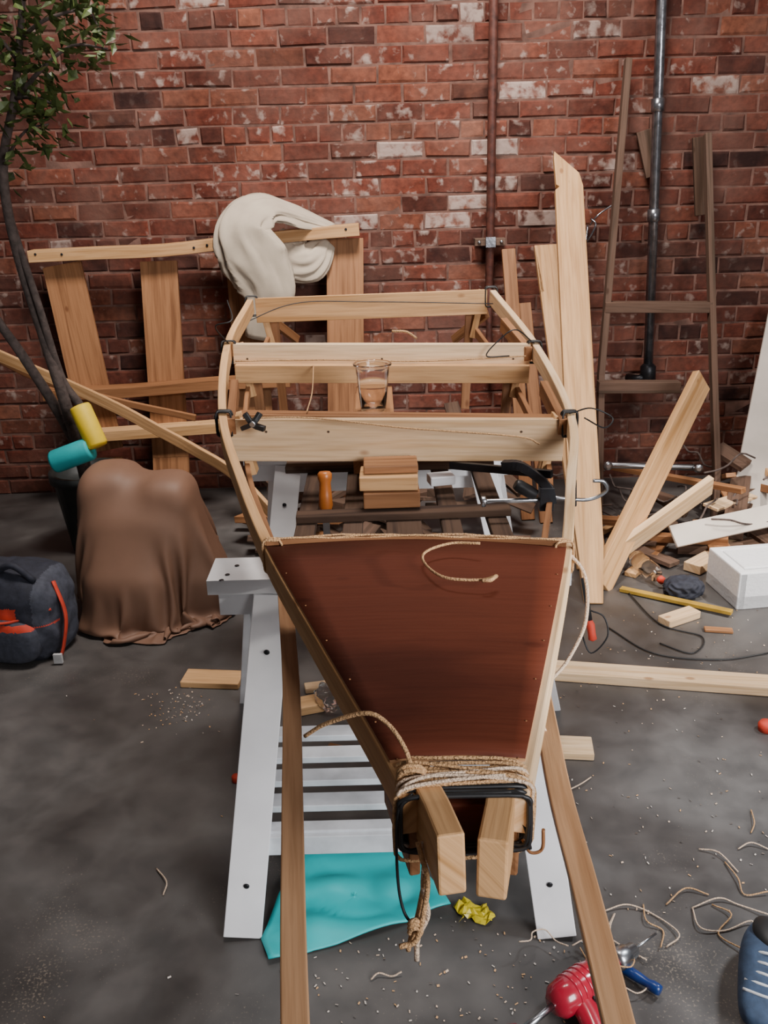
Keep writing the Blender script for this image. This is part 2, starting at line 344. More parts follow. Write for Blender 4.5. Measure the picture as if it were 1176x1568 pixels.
for C in tw+[t1[-9:]]:
    for p in C:
        for _ in range(7):
            q=p+V((rl.gauss(0,.05),rl.gauss(0,.06),rl.gauss(-.02,.045))); d=V((rl.gauss(0,1),rl.gauss(0,1),rl.gauss(-.4,.6))).normalized(); s_=d.cross(V((rl.random(),rl.random(),1))).normalized()
            l=rl.uniform(.035,.075); w=l*.27; n_=d.cross(s_)*w*.35
            vs=[b.bm.verts.new(z) for z in(q,q+d*l*.35+s_*w,q+d*l,q+d*l*.35-s_*w)]; c=b.bm.verts.new(q+d*l*.4+n_)
            for i in range(4): b.face([vs[i],vs[(i+1)%4],c],LEAF)
b.done()
def foam(name,a,c,r,mat):
    b=B(name); d=(V(c)-V(a)); l=d.length
    b.lathe([(r*.35,0),(r*.9,0),(r,.01),(r,l-.01),(r*.9,l),(r*.35,l),(r*.35,.002)],a,d,mat,24); b.done()
foam('teal_pool_noodle',aty(82,708,3.45),aty(140,686,3.45),.046,TEAL)
foam('yellow_pool_noodle',aty(150,684,3.45),aty(122,622,3.5),.042,YELL)
b=B('bent_wood_strip')
b.sweep(cr([aty(-60,515,4.1),aty(0,545,4.08),aty(100,588,4.05),aty(180,625,4.0),aty(250,663,3.95),aty(300,690,3.9),aty(358,726,3.75),aty(420,790,3.6)],6),.02,.05,PINE)
b.sweep(cr([aty(-20,540,4.15),aty(60,580,4.12),aty(170,612,4.1),aty(300,640,4.08)],6),.02,.03,PINED)
b.done(bevel=.003)

# ---------------- brown tarp: small mass-spring drape over a full bag ----------------
def drape():
    N=84; h=.0175; c0=(N-1)/2
    I,J=np.meshgrid(np.arange(N),np.arange(N),indexing='ij')
    rs=np.random.RandomState(4)
    P=np.stack([(I-c0)*h,(J-c0)*h,np.full(I.shape,.66)],-1).astype(float)
    P+=rs.normal(0,.002,P.shape); P[...,2]+=.03*np.sin(I*.19)*np.cos(J*.13)
    rad=np.sqrt((I-c0)**2+(J-c0)**2)*h; mask=(rad<.715)
    mk=mask.astype(float)[...,None]
    obs=[((0,0,.24),(.245,.22,.26)),((-.12,.02,.42),(.13,.16,.17)),((.12,-.03,.41),(.115,.14,.15)),((.20,-.04,.12),(.13,.15,.13)),((-.05,-.16,.13),(.17,.13,.15))]
    O=P.copy()
    def con(A,Bs,L,k):
        a=P[A];b_=P[Bs]; d=b_-a; l=np.sqrt((d**2).sum(-1,keepdims=True))+1e-9
        m=mk[A]*mk[Bs]*.5*k*(l-L)/l
        P[A]=a+d*m; P[Bs]=b_-d*m
    S=slice
    sets=[]
    for s in(0,1):
        e=N-1-((N-1-s)%2)
        sets.append(((S(s,e,2),S(None)),(S(s+1,e+1,2),S(None)),h,1.))
        sets.append(((S(None),S(s,e,2)),(S(None),S(s+1,e+1,2)),h,1.))
        sets.append(((S(s,e,2),S(0,N-1)),(S(s+1,e+1,2),S(1,N)),h*1.4142,.6))
        sets.append(((S(s,e,2),S(1,N)),(S(s+1,e+1,2),S(0,N-1)),h*1.4142,.6))
    bend=[]
    for s in range(4):
        idx=np.arange(s,N-2,4); idx=np.concatenate([idx,idx+1]) if False else idx
        bend.append(((idx,),(idx+2,)))
    for step in range(190):
        vel=(P-O)*.965; O=P.copy(); P=P+vel; P[...,2]-=9.8*(1/60)**2*.9
        P[...,0]+=.0004*np.sin(J*.35+step*.05); 
        for it in range(13):
            for A,Bs,L,k in sets: con(A,Bs,L,k)
            if it%3==0:
                for (ia,),(ib,) in bend:
                    for ax in(0,1):
                        if ax==0: a=P[ia];b_=P[ib]; mm=mk[ia]*mk[ib]
                        else: a=P[:,ia];b_=P[:,ib]; mm=mk[:,ia]*mk[:,ib]
                        d=b_-a; l=np.sqrt((d**2).sum(-1,keepdims=True))+1e-9; m=mm*.5*.10*(l-2*h)/l
                        if ax==0: P[ia]=a+d*m; P[ib]=b_-d*m
                        else: P[:,ia]=a+d*m; P[:,ib]=b_-d*m
            if it%4==0 or it==12:
                for c,r in obs:
                    q=(P-np.array(c))/np.array(r); k=((np.abs(q)**3.2).sum(-1))**(1/3.2); ins=k<1.03
                    if ins.any():
                        kk=np.maximum(k,.05)[...,None]; N2=np.array(c)+(P-np.array(c))*1.03/kk
                        P=np.where(ins[...,None],N2,P); O=np.where(ins[...,None],O+(P-O)*.6,O)
                fl=P[...,2]<.008
                P[...,2]=np.where(fl,.008,P[...,2]); 
                O=np.where(fl[...,None],O+(P-O)*.5,O)
                # stacked neighbours keep the hem gathered close to the bag
                rr=np.sqrt(P[...,0]**2+P[...,1]**2); lim=.385
                f=np.where(rr>lim,lim/np.maximum(rr,1e-6),1.)[...,None]
                P[...,:2]=P[...,:2]*(1-(1-f)*.25)
    return P,mask,N
L_=atz(105,960,0); R_=atz(340,940,0); cx=(L_.x+R_.x)/2
Pc,mask,N_=drape()
b=B('brown_tarp_bundle')
vm={}
for i in range(N_):
    for j in range(N_):
        if mask[i,j]: vm[i,j]=b.bm.verts.new((cx+.005+float(Pc[i,j,0])*.93,3.32+float(Pc[i,j,1])*.93,float(Pc[i,j,2])))
for i in range(N_-1):
    for j in range(N_-1):
        ks=[(i,j),(i+1,j),(i+1,j+1),(i,j+1)]
        if all(k in vm for k in ks): b.face([vm[k] for k in ks],TARP,None,True)
ob=b.done()
md=ob.modifiers.new('sm','SMOOTH'); md.factor=.5; md.iterations=2
md=ob.modifiers.new('sub','SUBSURF'); md.levels=1; md.render_levels=1
md=ob.modifiers.new('th','SOLIDIFY'); md.thickness=.003

# ---------------- backpack ----------------
bp_e=empty('backpack')
bc=atz(45,1000,0)+V((-.03,.06,.155))
def bpm(q):
    if q.y<-.3:
        if .05<q.z<.5 and -.75<q.x<.45: return REDF if .1<q.z<.38 else NAVY
        if -.75<q.z<-.05 and q.x>-.6: return GREYF
        if -.12<q.z<-.02: return REDF
    if q.x>.72: return GREYF
    return NAVY
b=B('body'); b.blob(bc,(.19,.14,.175),bpm,ex=3.4,rz=-.25,sub=6,disp=lambda q:q*(1+.06*noise.noise(q*3))); b.done(bp_e)
b=B('front_pocket'); b.blob(bc+V((-.02,-.115,-.06)),(.14,.055,.09),lambda q:REDF if q.z>.55 and q.z<.8 else GREYF,ex=3,rz=-.25,sub=5); b.done(bp_e)
b=B('straps')
b.tube(cr([bc+V((.16,-.06,.13)),bc+V((.20,-.10,.02)),bc+V((.185,-.12,-.09)),bc+V((.165,-.14,-.15))],6),.014,REDF,8,flat=.4,up=(1,0,0))
b.tube(cr([bc+V((-.05,-.06,.16)),bc+V((.04,-.1,.21)),bc+V((.11,-.10,.15))],6),.012,NAVY,8)
b.box(bc+V((.168,-.15,-.13)),(.03,.012,.035),SOLE)
b.tube(cr([bc+V((-.17,-.13,.04)),bc+V((0,-.165,.02)),bc+V((.16,-.12,.05))],6),.005,REDF,6)
b.done(bp_e)

# ---------------- trestles ----------------
def trestle(yc,top,xl,xr,footl,footr,rfootl,rfootr,shelf):
    e=empty('trestle')
    b=B('top_beam')
    b.box(((xl+xr)/2,yc+.045,top-.018),(xr-xl,.13,.036),WHITE)
    b.box(((xl+xr)/2+.005,yc+.045,top-.068),(xr-xl-.03,.085,.062),WHITE)
    b.box(((xl+xr)/2+.005,yc+.045,top-.125),(xr-xl-.16,.03,.05),WHITE)
    for k in(-.05,-.02,.03): b.lathe([(.0005,0),(.006,0),(.006,.0015)],(xl+.05+k*.3,yc+.03+k,top+.0003),(0,0,1),IRON,8)
    b.done(e,.004)
    b=B('legs')
    tl=V((xl+.145,yc+.005,top-.05)); tr=V((xr-.145,yc+.005,top-.05)); tl2=tl+V((-.03,.085,0)); tr2=tr+V((.03,.085,0))
    for t_,f_ in((tl,footl),(tr,footr),(tl2,rfootl),(tr2,rfootr)):
        f2=f_; b.sweep([t_,f2],.086,.034,WHITE,up=(0,1,.3))
        for k in ((.16,.84) if f_.y<t_.y else (.12,.2,.28,.36,.8)):
            p=t_.lerp(f2,k); b.lathe([(.0005,.0),(.007,.0),(.007,.004),(.0005,.005)],p+V((.0,-.019 if f_.y<t_.y else -.02,0)),V((0,-1,0)),IRON,10)
    b.done(e,.003)
    if shelf is not None:
        b=B('slatted_shelf')
        z=shelf
        def lerpz(t_,f_): return t_.lerp(f_,(t_.z-z)/(t_.z-f_.z))
        A,Bq,C,D=lerpz(tl,footl),lerpz(tr,footr),lerpz(tl2,rfootl),lerpz(tr2,rfootr)
        yf,yr=A.y-.0,min(C.y,A.y+.42)
        for i in range(5):
            y_=yf+.02+(yr-yf-.04)*i/4; w_=.05 if i!=0 else .035
            b.box(((A.x+Bq.x)/2,y_,z),((Bq.x-A.x)+.02,w_,.018),SHELF)
        b.box(((A.x+Bq.x)/2,yf+.0,z-.022),((Bq.x-A.x)+.02,.022,.05),SHELF)
        for x_ in(A.x-.0,Bq.x+.0): b.sweep([V((x_,yf,z-.03)),V((x_,yr+.05,z-.03))],.03,.04,SHELF)
        b.done(e,.002)
    return e
bl=atz(318,884,.75); 
xl=bl.x; xr=atz(887,905,.74).x
trestle(bl.y,.75,xl,xr,atz(372,1432,0),atz(852,1432,0),atz(388,1072,0),V((.50,2.5,0)),.20)
y2=bl.y+.98
trestle(y2,.75,xl-.05,xr+.05,V((-.40,y2-.28,0)),V((.47,y2-.28,0)),V((-.44,y2+.4,0)),V((.5,y2+.4,0)),None)

b=B('staging_planks')
for u in(-.20,-.08,.05,.17,.29):
    b.box((u,bl.y+.60,.7635),(.05 if abs(u-.05)>.01 else .09,1.32,.025),DARKW)
b.box((.02,2.62,.788),(.62,.07,.022),DARKW); b.box((.05,2.2,.788),(.55,.05,.02),DARKW,rz=.03)
b.done(bevel=.003)
b=B('pine_block_stack')
b.box((.02,2.24,.825),(.145,.09,.042),PINED,rz=.02); b.box((.015,2.25,.868),(.15,.1,.036),PINE,rz=-.03); b.box((.02,2.27,.898),(.14,.09,.02),PINED,rz=.01); b.box((.0,2.42,.85),(.13,.05,.10),PINED)
b.done(bevel=.003)
b=B('white_offcut'); b.box((.16,2.40,.812),(.07,.05,.026),WHITE,rz=.2); b.done(bevel=.003)
b=B('wooden_chisel')
p=aty(497,722,2.28); p2=p+V((0,-.02,-.115))
b.lathe([(.001,0),(.014,0),(.019,.006),(.019,.018),(.015,.03),(.017,.06),(.019,.09),(.013,.108),(.012,.112)],p,(p2-p),ORNG,20)
b.box(p2+V((0,-.01,-.03)),(.018,.004,.08),STEEL)
b.done()

# ---------------- canoe frame ----------------
ce=empty('canoe_frame')
Lp=[(385,457,3.30),(350,526,2.85),(343,634,2.35),(373,735,1.95),(417,838,1.60),(503,985,1.24),(612,1168,.93),(632,1222,.865)]
Rp=[(752,443,3.30),(818,526,2.85),(872,634,2.35),(871,737,1.95),(864,840,1.60),(837,985,1.24),(799,1166,.93),(790,1222,.865)]
def hull(Pp): return cr([aty(*p) for p in Pp],6)
Lt,Rt=hull(Lp),hull(Rp)
GH=.052
b=B('gunwales')
for T,sg in((Lt,-1),(Rt,1)):
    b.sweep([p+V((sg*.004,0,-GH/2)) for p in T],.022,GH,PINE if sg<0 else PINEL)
b.done(ce,.003)
b=B('chine_stringers')
for T,sg in((Lt,1),(Rt,-1)):
    q=[p+V((sg*.05,0,-.15 if i<24 else -.15+.07*(i-24)/18)) for i,p in enumerate(T[:43])]
    q=[V((p.x,p.y,max(p.z,.80))) for p in q]
    b.sweep(q[:38],.014,.03,PINED)
b.done(ce,.002)
b=B('cross_frames')
def frame(i,h,mat,t=.02,inset=.014,dz=0,sideh=.17):
    A,C=Lt[i],Rt[i]; d=(C-A).normalized(); A=A+d*inset; C=C-d*inset
    b.sweep([A+V((0,0,-h/2+dz)),C+V((0,0,-h/2+dz))],t,h,mat)
    for p,s_ in((A,1),(C,-1)):
        b.sweep([p+V((s_*.015,.02,-.005)),p+V((s_*.05,.02,-sideh))],.022,.05,PINE,up=(0,1,0))
frame(0,.085,PINE,t=.02); frame(6,.062,PINEL,t=.03); frame(12,.115,PINEL,t=.022,dz=-.012)
A,C=Lt[6],Rt[6]; b.sweep([A+V((.02,-.03,-.088)),C+V((-.02,-.03,-.088))],.03,.055,PINE)
A,C=Lt[12],Rt[12]; b.sweep([A+V((.03,.06,-.02)),C+V((-.02,.06,-.03))],.05,.018,PINED)
for i,dz,mat in((3,-.15,PINE),(3,-.19,PINED),(9,-.17,PINED),(20,-.12,PINED)):
    A,C=Lt[i],Rt[i]; k=.06; b.sweep([A.lerp(C,k)+V((0,0,dz)),A.lerp(C,1-k)+V((0,0,dz))],.06,.022,mat)
for i in(6,0):
    for T,s_ in((Lt,1),(Rt,-1)):
        p=T[i]; b.sweep([p+V((s_*.07,.03,-.03)),V((p.x+s_*.09,p.y-.0,.78))],.03,.02,PINED,up=(0,1,0))
b.sweep([aty(745,480,3.32),aty(695,520,3.5)],.02,.03,PINED)
b.sweep([aty(400,478,3.32),aty(455,520,3.5)],.02,.03,PINED)
for i,T,s_ in((12,Rt,-1),(6,Rt,-1),(12,Lt,1)):
    b.sweep([T[i]+V((s_*.02,-.02,-.03)),T[i-3]+V((s_*.03,0,-.03))],.022,.045,PINED)
for i,fr in((12,(.12,.30,.86)),(6,(.06,.5,.93))):
    A,C=Lt[i],Rt[i]
    for k in fr: b.lathe([(.0005,0),(.004,0),(.003,.001)],A.lerp(C,k)+V((0,-.0165 if i==6 else -.0125,-.045)),(0,-1,0),DARKW,8)
b.done(ce,.003)
b=B('foredeck')
LL=[p+V((-.012,0,.004)) for p in Lt[24:37]]; RR=[p+V((.004,0,.004)) for p in Rt[24:37]]
n=len(LL); NX=10; top=[];bot=[]
for i in range(n):
    rowt=[];rowb=[]
    for j in range(NX+1):
        t=j/NX; p=LL[i].lerp(RR[i],t)+V((0,(.02*math.sin(math.pi*t) if i==0 else 0),.006*math.sin(math.pi*t)))
        rowt.append(b.bm.verts.new(p)); rowb.append(b.bm.verts.new(p-V((0,0,.007))))
    top.append(rowt);bot.append(rowb)
for G in(top,bot):
    for i in range(n-1):
        for j in range(NX): b.face([G[i][j],G[i][j+1],G[i+1][j+1],G[i+1][j]],DECK,[(v.co.x,v.co.y) for v in(G[i][j],G[i][j+1],G[i+1][j+1],G[i+1][j])],True)
for i in range(n-1):
    for j in(0,NX): b.face([top[i][j],top[i+1][j],bot[i+1][j],bot[i][j]],BATT,[(0,0),(.1,0),(.1,.01),(0,.01)])
for i in(0,n-1):
    for j in range(NX): b.face([top[i][j],top[i][j+1],bot[i][j+1],bot[i][j]],BATT,[(0,0),(.1,0),(.1,.01),(0,.01)])
for T,s_ in((LL,1),(RR,-1)):
    for i in range(0,n,2):
        p=T[i]+V((s_*.009,0,.0008)); b.lathe([(.0016,0),(.0014,.0008),(.0003,.001)],p,(0,0,1),PINED,8)
b.done(ce)
b=B('deck_edge_trim')
back=[LL[0].lerp(RR[0],t)+V((0,.022*math.sin(math.pi*t)+.004,.002)) for t in[i/12 for i in range(13)]]
b.sweep(back,.012,.016,PINED)
for j in range(3):
    b.tube([p+V((0,-.004+.004*j,.009+.003*math.sin(i*1.3+j*2))) for i,p in enumerate(back)],.0021,TWINE,6)
b.done(ce,.001)
b=B('stems')
b.sweep([aty(692,1281,.775)+V((0,0,-.0375)),aty(669,1226,.845)+V((0,0,-.0385)),V((-.005,1.08,.895))],.031,.072,PINE)
b.sweep([aty(754,1289,.775)+V((0,0,-.0375)),aty(765,1230,.845)+V((0,0,-.0385)),V((.165,1.08,.895))],.033,.072,PINE)
for T,s_ in((Lt,1),(Rt,-1)):
    b.sweep([T[41]+V((s_*.003,0,-.075)),T[34]+V((s_*.012,0,-.075))],.014,.09,PINED)
b.box(((Lt[39].x+Rt[39].x)/2,.90,.895),(.07,.05,.06),DECK)
b.done(ce,.003)

def loops(b,c,hw,hh,ys,r,mat,rn,jit=.004,p_=.35):
    for y_ in ys:
        P=[]; sk=rn.uniform(-.012,.012); a_=rn.uniform(.98,1.04)
        for k in range(36):
            t=2*math.pi*k/36; cx_=math.cos(t); sx=math.sin(t)
            P.append(V((c.x+hw*a_*math.copysign(abs(cx_)**p_,cx_)+rn.gauss(0,jit*.1),y_+sk*cx_+rn.gauss(0,jit*.1),c.z+hh*a_*math.copysign(abs(sx)**p_,sx))))
        b.tube(P,r,mat,6,close=True,up=(0,1,0))
rn=random.Random(2)
mid=(Lt[38]+Rt[38])/2; hw=(Rt[38]-Lt[38]).length/2
b=B('bow_lashing')
loops(b,V((mid.x,0,mid.z-.045)),hw+.017,.052,[mid.y-.012+.010*i for i in range(6)],.0025,TWINE,rn)
for _ in range(5):
    a=Lt[37]+V((-.012,rn.uniform(-.035,.02),.0)); c=Rt[37]+V((.012,rn.uniform(-.035,.02),0))
    m_=(a+c)/2+V((rn.uniform(-.03,.03),rn.uniform(-.012,.012),.014)); b.tube(cr([a+V((0,0,-.02)),a+V((.01,0,.008)),m_,c+V((-.01,0,.008)),c+V((0,0,-.02))],6),.0024,rn.choice([TWINE,TWINEL]),6)
for k in range(5):
    c=Lt[37]+V((.006,-.01,.004)); P=[c+V((.016*math.cos(t),.010*math.sin(t)*math.cos(k),.016*math.sin(t)+.004*k-.01)) for t in[2*math.pi*j/14 for j in range(14)]]; b.tube(P,.0028,TWINE,6,close=True,up=(0,1,0))
b.tube(cr([aty(467,1127,1.02),aty(500,1108,1.0),aty(560,1092,.97),aty(595,1110,.95),aty(622,1150,.92),aty(632,1190,.90)],8),.0030,TWINE,6)
b.tube(cr([aty(640,1290,.835),aty(645,1310,.83),aty(655,1350,.82),aty(648,1400,.82),aty(637,1440,.82),aty(612,1450,.82)],8),.0034,TWINE,6)
b.tube(cr([aty(645,1290,.845),aty(650,1315,.84),aty(648,1360,.83),aty(655,1400,.83),aty(640,1435,.83),aty(638,1470,.83)],8),.0034,TWINEL,6)
b.tube(cr([aty(652,1340,.83),aty(640,1400,.83),aty(632,1425,.83),aty(625,1455,.83)],8),.0032,TWINE,6)
for k in range(3): b.tube([aty(636+9*math.cos(t),1415+6*k+6*math.sin(t),.825+.006*math.sin(t)) for t in[2*math.pi*j/12 for j in range(12)]],.003,TWINE,6,close=True)
b.done(ce)
b=B('rubber_lashing')
m3=(Lt[41]+Rt[41])/2; hw3=(Rt[41]-Lt[41]).length/2
loops(b,V((m3.x,0,m3.z-.034)),hw3+.013,.038,[m3.y-.012+.0055*i for i in range(6)],.0028,BLACK,rn,p_=.25)
b.tube(cr([aty(632,1215,.87),aty(612,1235,.86),aty(607,1290,.85),aty(612,1370,.84),aty(628,1410,.83),aty(655,1395,.83)],8),.0018,BLACK,6)
def band(i,T,hwx,hhz,k=5):
    p=T[i]; loops(b,V((p.x,0,p.z-GH/2)),hwx,hhz,[p.y-.008+.005*j for j in range(k)],.0028,BLACK,rn)
for i,T in((0,Lt),(6,Lt),(6,Rt),(12,Rt),(12,Lt),(0,Rt)): band(i,T,.021,.034,4)
b.tube(cr([Rt[12]+V((0,0,0)),aty(905,625,2.4),aty(938,640,2.4),aty(925,655,2.35),aty(895,640,2.3)],8),.0022,BLACK,6)
b.tube(cr([Lt[6],aty(330,500,2.8),aty(355,490,2.8),aty(348,460,2.9)],8),.0022,BLACK,6)
b.tube(cr([Rt[6],aty(790,505,2.8),aty(765,520,2.8),aty(745,545,2.8),aty(780,545,2.8)],8),.0022,BLACK,6)
b.tube(cr([aty(362,500,3.2),aty(450,465,3.25),aty(560,462,3.25),aty(755,465,3.2)],8),.0018,BLACK,6)
b.done(ce)
b=B('frame_twine')
b.tube(cr([aty(360,553,2.8),aty(500,551,2.8),aty(650,553,2.8),aty(805,545,2.8)],5),.002,TWINE,5)
b.tube(cr([aty(372,640,2.31),aty(480,640,2.31),aty(620,655,2.3),aty(790,668,2.3),aty(826,680,2.3)],5),.0025,TWINE,5)
b.tube(cr([aty(600,507,2.82),aty(622,508,2.82),aty(638,518,2.82)],5),.004,TWINE,6)
b.tube(cr([aty(480,560,2.8),aty(478,600,2.6),aty(470,630,2.4)],5),.002,TWINE,5)
q=lambda u,v,h:atz(u,v,h)
zd=LL[0].z+.012
b.tube(cr([q(735,832,zd+.008),q(690,832,zd+.006),q(652,845,zd+.002),q(650,862,zd-.002),q(680,884,zd-.002),q(735,888,zd-.002),q(760,882,zd-.002)],8),.0026,TWINE,6)
b.tube([q(760,882,zd-.002),q(752,888,zd),q(738,889,zd)],.0038,TWINE,6)
for T,i in((Rt,24),(Lt,24)):
    p=T[i]; loops(b,V((p.x,0,p.z-.02)),.018,.033,[p.y+.004*j for j in range(4)],.0022,TWINE,rn)
b.tube(cr([Rt[24],aty(895,880,1.58),aty(897,950,1.5),aty(870,1010,1.42),aty(840,1045,1.33)],8),.0035,TWINEL,6)
b.tube(cr([aty(830,1065,1.25),aty(828,1100,1.2),aty(835,1125,1.2),aty(820,1140,1.15)],6),.003,TWINEL,6)
b.done(ce)
b=B('bent_wire_hook'); b.tube(cr([aty(800,1285,.87),aty(812,1305,.86),aty(830,1300,.86),aty(832,1270,.86)],8),.0022,PINED,6)
b.tube(cr([aty(790,1245,.87),aty(805,1270,.865),aty(812,1300,.86)],6),.0022,IRON,6); b.done(ce)

b=B('long_batten')
p0=[V((-.235,1.95,.757)),atz(436,905,.785),atz(446,1050,.79),atz(448,1250,.795),atz(449,1420,.80),atz(452,1568,.80)]
p0.append(p0[-1]*2-p0[-2]); b.sweep(cr(p0,4),.030,.012,BATT); b.done(bevel=.002)
b=B('long_batten')
p0=[V((.30,1.95,.757)),atz(830,1075,.79),atz(856,1210,.80),atz(893,1350,.80),atz(947,1568,.80)]
p0.append(p0[-1]*2-p0[-2]); b.sweep(cr(p0,5),.033,.012,BATT); b.done(bevel=.002)

b=B('cup_shelf_plank'); b.box((-.02,2.60,.975),(.11,.44,.016),PINED); b.box((-.07,2.60,.90),(.02,.42,.13),PINED); b.done(bevel=.002)
b=B('plastic_cup')
c=aty(572,627,2.5); c.z=.984
h=.135
b.lathe([(.0,.0),(.033,0),(.035,.004),(.0475,h-.006),(.053,h-.005),(.054,h-.002),(.053,h),(.047,h),(.0455,h-.006),(.033,.006),(.0,.005)],c,(0,0,1),CLEAR,36)
b.done()

b=B('f_clamp')
Y=2.15
b.tube([aty(738,768,Y),aty(835,765,Y)],.006,STEEL,12)
b.lathe([(.004,0),(.014,.002),(.014,.012),(.004,.016)],aty(736,768,Y),(1,0,0),STEEL,16)
b.sweep(cr([aty(845,770,Y),aty(838,745,Y),aty(800,715,Y+.02),aty(770,712,Y+.05)],5),.022,.02,IRON,up=(0,1,0))
b.box(aty(836,762,Y),(.035,.035,.06),IRON); b.lathe([(.014,0),(.016,.02),(.016,.05),(.012,.06)],aty(820,758,Y),(-1,0,.6),BLACK,14)
b.sweep([aty(690,712,Y+.2),aty(845,726,Y+.02)],.014,.02,IRON)
b.tube(cr([aty(850,762,Y),aty(900,765,Y),aty(928,752,Y),aty(925,738,Y),aty(908,736,Y)],7),.005,STEEL,8)
b.tube([aty(880,735,Y),aty(880,775,Y)],.005,IRON,8)
b.done(bevel=.001)
b=B('spring_clamp')
c=aty(388,650,2.29); b.sweep(cr([c+V((-.02,0,.03)),c,c+V((.03,-.01,-.01))],3),.016,.014,BLACK); b.sweep(cr([c+V((-.03,0,-.01)),c+V((0,-.01,.005)),c+V((.02,0,.03))],3),.016,.012,BLACK)
b.tube([c+V((0,-.02,.005)),c+V((0,.02,.005))],.008,STEEL,12); b.done(bevel=.002)

# ---------------- leaning planks at right ----------------
def leanplank(name,bot,top_,w,th,mat,outline=None,facing=(0,-1,.35)):
    b=B(name); d=V(top_)-V(bot); L=d.length; ax=d.normalized(); f=V(facing); ay=ax.cross(f).normalized()
    if ay.x<0: ay=-ay
    O=outline(L,w) if outline else [(0,-w/2),(L,-w/2),(L,w/2),(0,w/2)]
    b.prism(O,bot,ax,ay,th,mat); b.done(bevel=.003)
leanplank('leaning_plank',atz(903,925,0),aty(868,235,4.62),.13,.03,PINE,lambda L,w:[(0,-.02),(0,.05),(.25,w/2),(L-.19,w/2),(L-.12,.05),(L-.0,-.062),(L-.04,-w/2),(L-.19,-w/2+.005),(L-.2,-w/2+.02),(L-.22,-w/2),(.5,-w/2)])
leanplank('leaning_plank',V((.88,3.55,0)),aty(838,377,4.62),.13,.03,PINE,lambda L,w:[(0,-w/2),(L-.25,-w/2),(L-.25,-w/2+.02),(L-.27,-w/2+.02),(L-.27,-w/2),(L,-w/2),(L,w/2),(0,w/2)])
leanplank('leaning_plank',V((.70,4.15,0)),aty(778,382,4.62),.065,.03,PINED)
leanplank('leaning_plank',V((.78,4.1,0)),aty(803,465,4.62),.06,.03,PINED)
b=B('diagonal_board'); b.sweep([atz(918,905,0)+V((0,0,.03)),aty(1074,582,4.15)],.035,.12,PINE,up=(-.75,-.55,.35)) ; b.done(bevel=.003)
b=B('diagonal_board'); b.sweep([atz(905,890,0)+V((0,0,.05)),aty(1088,742,3.75)],.03,.10,PINEL,up=(-.3,-.5,.8)); b.done(bevel=.003)
leanplank('plywood_panel',atz(1168,790,0),aty(1228,478,4.6),.33,.015,PALE)
b=B('plasterboard_offcut'); b.sweep([aty(1030,822,3.6),aty(1200,785,3.75)],.015,.10,PALE,up=(0,.7,.7)); b.done(bevel=.003)

# ---------------- ladder ----------------
b=B('old_ladder')
lt=aty(962,90,4.66); ll=V((aty(918,585,4.3).x,4.15,0))
b.sweep([lt,aty(920,575,4.4),aty(918,720,4.25),ll],.03,.045,GREYW,up=(0,1,0))
rt_=aty(1083,205,4.66); rb=aty(1093,800,4.1); rb.z=0
b.sweep([rt_,aty(1092,560,4.35),aty(1097,720,4.2),rb],.03,.045,GREYW,up=(0,1,0))
b.sweep([aty(925,470,4.46),aty(1088,470,4.44)],.06,.05,GREYW); b.sweep([aty(915,592,4.36),aty(1040,592,4.36)],.06,.055,GREYW)
b.tube([aty(925,712,4.2),aty(1075,716,4.2)],.016,STEEL,12)
for p in((930,712,4.18),(1068,716,4.18)): b.lathe([(.001,0),(.022,0),(.022,.02),(.01,.025)],aty(*p),(0,-1,0),STEEL,14)
b.sweep([aty(1068,210,4.7),aty(1072,330,4.68)],.05,.02,DARKW,up=(0,1,0))
b.sweep([aty(985,200,4.71),aty(1000,270,4.70)],.07,.02,GREYW,up=(0,1,0))
b.done(bevel=.003)
b=B('wall_coat_hook'); b.tube(cr([aty(900,345,4.72),aty(898,370,4.68),aty(912,345,4.66),aty(905,335,4.68)],6),.005,GALV,8); b.tube(cr([aty(940,312,4.70),aty(915,330,4.68),aty(903,345,4.7)],6),.004,GALV,8); b.done()

# ---------------- scrap pile ----------------
def pile(name,n,xr_,yr_,zr,seed,mats,L=(.12,.5)):
    b=B(name); r=random.Random(seed)
    for i in range(n):
        x=r.uniform(*xr_); y=r.uniform(*yr_); f=(y-yr_[0])/(yr_[1]-yr_[0]); z=.005+r.random()*zr*f
        l=r.uniform(*L)*(1.6 if r.random()<.15 else 1); w=r.uniform(.025,.12); t=r.uniform(.008,.04)
        ry=r.uniform(-.5,.5)*f; rx=r.uniform(-.5,.5)*f
        b.box((x,y,z+t/2+abs(math.sin(ry))*l/2+abs(math.sin(rx))*w/2),(l,w,t),r.choice(mats),rz=r.uniform(0,3.14),ry=ry,rx=rx)
    return b
b=pile('wood_scrap_pile',44,(1.05,2.3),(3.6,4.3),.22,11,[PINED,GREYW,DARKW,PINED,PINE,GREYW,PINEL]); r=random.Random(8)
for _ in range(16):
    p=V((r.uniform(1.0,2.0),r.uniform(3.5,4.3),r.uniform(.05,.25))); an=r.uniform(0,6.28); P=[p]
    for k in range(4): an+=r.gauss(0,.35); P.append(P[-1]+V((math.cos(an)*.08,math.sin(an)*.05,r.uniform(-.03,.05))))
    b.tube(cr(P,3),.005,BARK,6)
b.done(bevel=.002)
pile('wood_offcut_heap',46,(-.55,.62),(3.72,4.2),.4,12,[DARKW,PINED,DARKW,GREYW,DARKW],(.2,.6)).done(bevel=.002)

